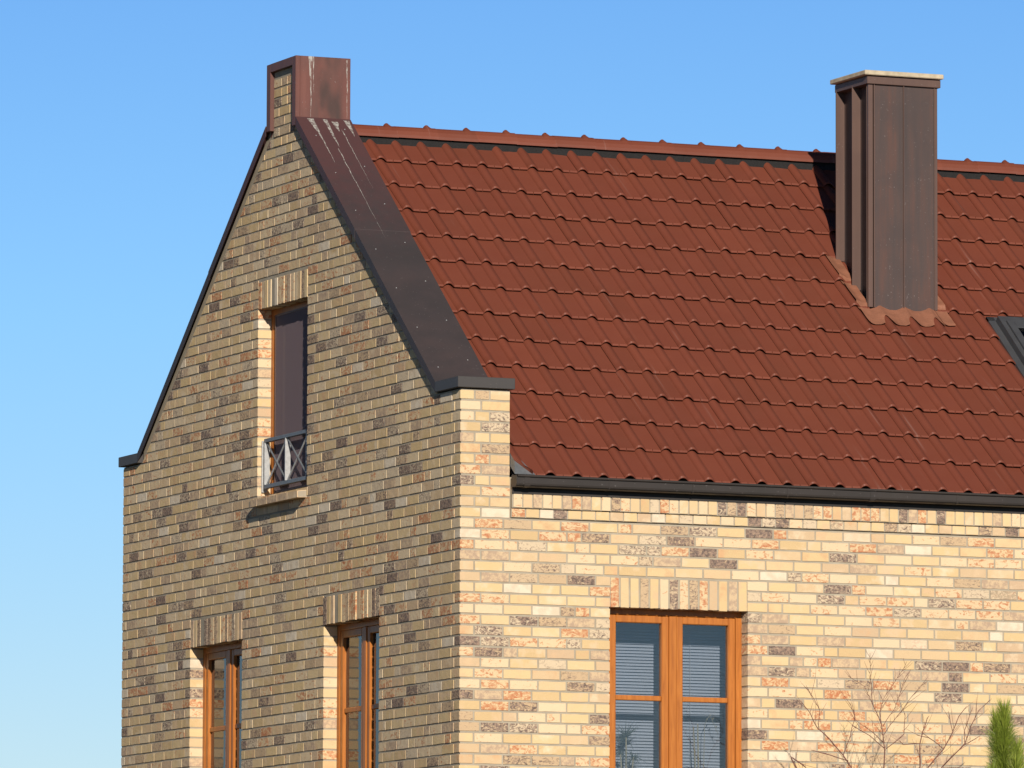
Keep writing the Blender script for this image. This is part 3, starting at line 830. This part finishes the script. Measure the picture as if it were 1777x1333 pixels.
for (hx, hy, hz), n, L in heads:
    for i in range(n):
        a = random.uniform(0, 6.283); e = random.uniform(-.7, 1.35); d = Vector((math.cos(a) * math.cos(e), .55 * math.sin(a) * math.cos(e), math.sin(e)))
        l = L * random.uniform(.7, 1.1); sd_ = d.cross(Vector((0, 1, .2))).normalized() * .0045; p = Vector((hx, hy, hz)); pts = []
        for t in (0, .35, .7, 1): pts.append((p + d * l * t - Vector((0, 0, .05 * t * t)), (1 - t * .92)))
        s.add([q - sd_ * k for q, k in pts] + [q + sd_ * k for q, k in pts], [(q, q + 1, q + 5, q + 4) for q in range(3)])
part(s, 'leaves', 'leafd', dr)
cn = empty('houseplant', (2.27, .31, SZ)); tag(cn, 'tall bare-stemmed houseplant with one broad green leaf behind the right panes of the side window', 'houseplant')
pot(cn, 2.28, .31, SZ)
s = MB()
for (x0, x1, zt, r) in ((2.275, 2.225, -2.60, .007), (2.285, 2.262, -2.57, .008), (2.295, 2.325, -2.58, .0035)):
    s.tube([(x0, .31, SZ + .1), (x1 * .7 + x0 * .3, .31, -2.95), (x1, .312, zt)], [r, r, r * .7], 7)
for t in range(9):
    a = 2.325 + t * .014; s.tube([(a, .312, -2.58 + .07 * math.sin(t * .5)), (a + .014, .31, -2.58 + .07 * math.sin(t * .5 + .5))], .002, 5)
    if t % 2: s.tube([(a, .312, -2.58 + .07 * math.sin(t * .5)), (a + .008, .305, -2.56 + .07 * math.sin(t * .5))], [.002, .006], 5)
part(s, 'stem', 'stem', cn, smooth=True)
s = MB()
for (ax, az, L, wd, tilt) in ((2.285, -3.12, .26, .045, .75), (2.28, -3.13, .2, .04, 2.6)):
    d = Vector((math.cos(tilt), 0, math.sin(tilt))); n_ = Vector((-d.z, 0, d.x)); vs = []
    for i in range(9):
        t = i / 8; wv = wd * math.sin(math.pi * (.08 + .9 * t)) ** .7; c = Vector((ax, .29, az)) + d * L * t + Vector((0, .02 * math.sin(t * 3), 0))
        vs += [c - n_ * wv, c + n_ * wv]
    s.add(vs, [(2 * i, 2 * i + 1, 2 * i + 3, 2 * i + 2) for i in range(8)])
part(s, 'leaf', 'leafg', cn, recalc=False)

# ------------------------------------------------------------ bare shrub in front of the wall
TW = [[[3.265, -2.984], [3.26, -2.823], [3.242, -2.718], [3.233, -2.634], [3.173, -2.477], [3.126, -2.214], [3.08, -2.057]], [[3.233, -2.634], [3.231, -2.528], [3.29, -2.4], [3.419, -2.174], [3.443, -2.11]], [[3.243, -2.644], [3.36, -2.493], [3.443, -2.247], [3.478, -2.183]], [[3.594, -2.977], [3.712, -2.822], [3.783, -2.683], [3.877, -2.554], [3.925, -2.467]], [[3.688, -2.974], [3.936, -2.775], [4.042, -2.634], [4.138, -2.494], [4.233, -2.396]], [[3.924, -2.786], [4.113, -2.707]], [[2.938, -2.992], [2.88, -2.885], [2.776, -2.761], [2.7, -2.668], [2.625, -2.544], [2.561, -2.461]], [[2.88, -2.895], [2.939, -2.725], [3.009, -2.576], [2.968, -2.451]], [[2.706, -2.668], [2.712, -2.521], [2.648, -2.396], [2.578, -2.324]], [[3.535, -2.978], [3.535, -2.784], [3.559, -2.689], [3.63, -2.549]], [[3.277, -2.822], [3.43, -2.703], [3.454, -2.522]], [[3.242, -2.771], [3.149, -2.688], [3.079, -2.637]], [[3.173, -2.477], [3.126, -2.404], [3.068, -2.321], [2.939, -2.24]], [[3.712, -2.822], [3.606, -2.73], [3.512, -2.711]], [[3.783, -2.683], [3.76, -2.514]], [[3.936, -2.775], [3.936, -2.669], [3.996, -2.476]], [[3.242, -2.718], [3.383, -2.566], [3.548, -2.308], [3.595, -2.264]], [[3.26, -2.823], [3.126, -2.721], [2.974, -2.64]], [[2.427, -2.906], [2.543, -3.001]], [[2.915, -2.937], [2.775, -2.887], [2.624, -2.849]], [[3.535, -2.784], [3.43, -2.787], [3.383, -2.746]]]
sh = empty('bare_shrub', (3.28, -1.2, GZ)); tag(sh, 'leafless reddish twiggy shrub standing in front of the sunlit wall', 'shrub')
tr = MB(); tg = MB()
def yv(x, z): return -1.2 + .28 * noise.noise((x * 1.7, z * 1.3, 4.2)) + .10 * noise.noise((x * 6, z * 5, 9.1))
def thick(z): return max(.0018, .0058 * (-1.95 - z) / 1.0) * .9
mains = {0: (3.27, 3.28), 3: (3.45, 3.33), 4: (3.5, 3.35), 6: (3.05, 3.24), 9: (3.42, 3.32), 18: (2.75, 3.2)}
for i, pl_ in enumerate(TW):
    big = i in mains
    P3 = [Vector((x, yv(x, z), z)) for x, z in pl_]
    if i in mains:
        a = P3[0]; P3 = [Vector((mains[i][1], -1.2, GZ - .02)), Vector((mains[i][0], -1.2 + .5 * (a.y + 1.2), -3.5))] + P3
    dens = []
    for a, b in zip(P3, P3[1:]):
        k = max(2, int((b - a).length / .03))
        for q in range(k):
            p = a.lerp(b, q / k); p.x += .010 * noise.noise(p * 8); p.z += .006 * noise.noise(p * 9 + Vector((3, 3, 3))); dens.append(p)
    dens.append(P3[-1]); n = len(dens)
    rs = [max(.0016, thick(p.z) * (1 if i in mains else .75)) if p.z > -3.1 else .012 for p in dens]; rs[-1] = .001
    (tr if i in mains else tg).tube(dens, rs, 6)
    for q in range(3, n - 1):
        if dens[q].z < -3.4: continue
        if random.random() < .62:
            s1 = random.choice((-1, 1)); t = (dens[q] - dens[q - 1]).normalized()
            d = (t + Vector((s1 * random.uniform(.35, .8), random.uniform(-.5, .5), random.uniform(.0, .3)))).normalized()
            L = random.uniform(.05, .24) * (1.0 if dens[q].z < -2.35 else .5); p = dens[q]; pts = [p]
            for w_ in range(5): p = p + d * L / 5; d = (d + Vector((random.uniform(-.12, .12), random.uniform(-.1, .1), random.uniform(-.02, .12)))).normalized(); pts.append(p)
            tg.tube(pts, [.0017, .0016, .0014, .0012, .0010, .0007], 4)
part(tr, 'trunk', 'twig', sh, smooth=True); part(tg, 'twigs', 'twig', sh, smooth=True)

# ------------------------------------------------------------ young pine
pn = empty('pine_shrub', (4.27, -1.3, GZ)); tag(pn, 'bright green young pine at the lower right in front of the brick wall', 'pine')
shoots = [((4.285, -1.3, -3.2), (4.280, -1.3, -2.53), .088), ((4.245, -1.27, -3.0), (4.216, -1.27, -2.57), .060), ((4.40, -1.33, -3.2), (4.386, -1.33, -2.81), .062),
          ((4.10, -1.35, -3.35), (4.13, -1.38, -3.02), .05), ((4.50, -1.28, -3.3), (4.515, -1.27, -2.98), .05), ((4.31, -1.4, -3.25), (4.33, -1.42, -2.95), .06), ((4.25, -1.2, -3.3), (4.30, -1.18, -2.85), .06)]
st = MB(); st.tube([(4.27, -1.3, GZ - .02), (4.27, -1.3, -3.4), (4.262, -1.3, -3.1)], [.03, .022, .016], 8)
nd_ = MB()
for a, b, wd in shoots:
    a, b = Vector(a), Vector(b)
    if a.z < -3.0: st.tube([(4.27, -1.3, -3.55), ((a.x + 4.27) / 2, (a.y - 1.3) / 2, -3.4), a], [.018, .013, .011], 6)
    st.tube([a, a.lerp(b, .5), b], [.010, .008, .005], 6)
    n = int(1250 * (b - a).length / .4 * (wd / .07))
    for i in range(n):
        t = random.random() ** .8; c = a.lerp(b, t); ang = random.uniform(0, 6.283)
        out = random.uniform(.45, 1.05) * (1 - .62 * t ** 3); L = random.uniform(.08, .18)
        d = Vector((math.cos(ang) * out, math.sin(ang) * out, 1 - .35 * out)).normalized()
        if random.random() < .06 and t < .75: d = Vector((math.cos(ang), math.sin(ang), .35)).normalized()
        L *= (wd / .075) ** .5
        tip = c + d * L + Vector((0, 0, .004)); mid_ = c + d * L * .5 + Vector((math.cos(ang), math.sin(ang), 0)) * .004
        s_ = d.cross(Vector((random.uniform(-1, 1), random.uniform(-1, 1), .1))).normalized() * .0014
        sh_ = min(1, max(0, random.gauss(.45, .2) + .35 * (t - .5)))
        nd_.add([c - s_, c + s_, mid_ + s_, mid_ - s_, tip], [(0, 1, 2, 3), (3, 2, 4)], (sh_, 0, 0))
for i in range(260):      # loose whorl of darker old needles on the side branches
    c = Vector((4.19 + random.uniform(-.02, .02), -1.3, random.uniform(-3.1, -2.68))); ang = random.choice((math.pi, 0)) + random.gauss(0, .5)
    if math.cos(ang) > 0: c.x = 4.33; c.z = random.uniform(-2.85, -2.62)
    if random.random() < .4 and math.cos(ang) > 0: continue
    d = Vector((math.cos(ang), .6 * math.sin(ang), random.uniform(.15, .8))).normalized(); L = random.uniform(.07, .13)
    s_ = d.cross(Vector((0, 1, .1))).normalized() * .0013
    nd_.add([c - s_, c + s_, c + d * L], [(0, 1, 2)], (random.uniform(0, .35), 0, 0))
part(st, 'trunk', 'bark', pn, smooth=True); part(nd_, 'crown', 'needle', pn, recalc=False)

# ------------------------------------------------------------ ground (falls from the house towards the camera)
def gz(x, y):
    d = max(0, -y - 4); t = min(1, d / 46); return GZ - (t * t * (3 - 2 * t)) * 3.9
g = MB(); xs = [-1500, -500, -150, -60, -30, -15, -8, -4, 0, 4, 8, 14, 25, 50, 150, 500, 1500]
ys = [-1500, -500, -200, -100, -70, -60, -50, -45, -40, -35, -30, -25, -20, -15, -10, -7, -4, 0, 4, 10, 25, 60, 200, 500, 1500]
vs = [(x, y, gz(x, y)) for x in xs for y in ys]; n = len(ys)
g.add(vs, [(i * n + j, (i + 1) * n + j, (i + 1) * n + j + 1, i * n + j + 1) for i in range(len(xs) - 1) for j in range(n - 1)])
go = g.build('ground', 'grass', smooth=True); tag(go, 'grass ground around the house', None, kind='structure')
bpy.context.view_layer.update()
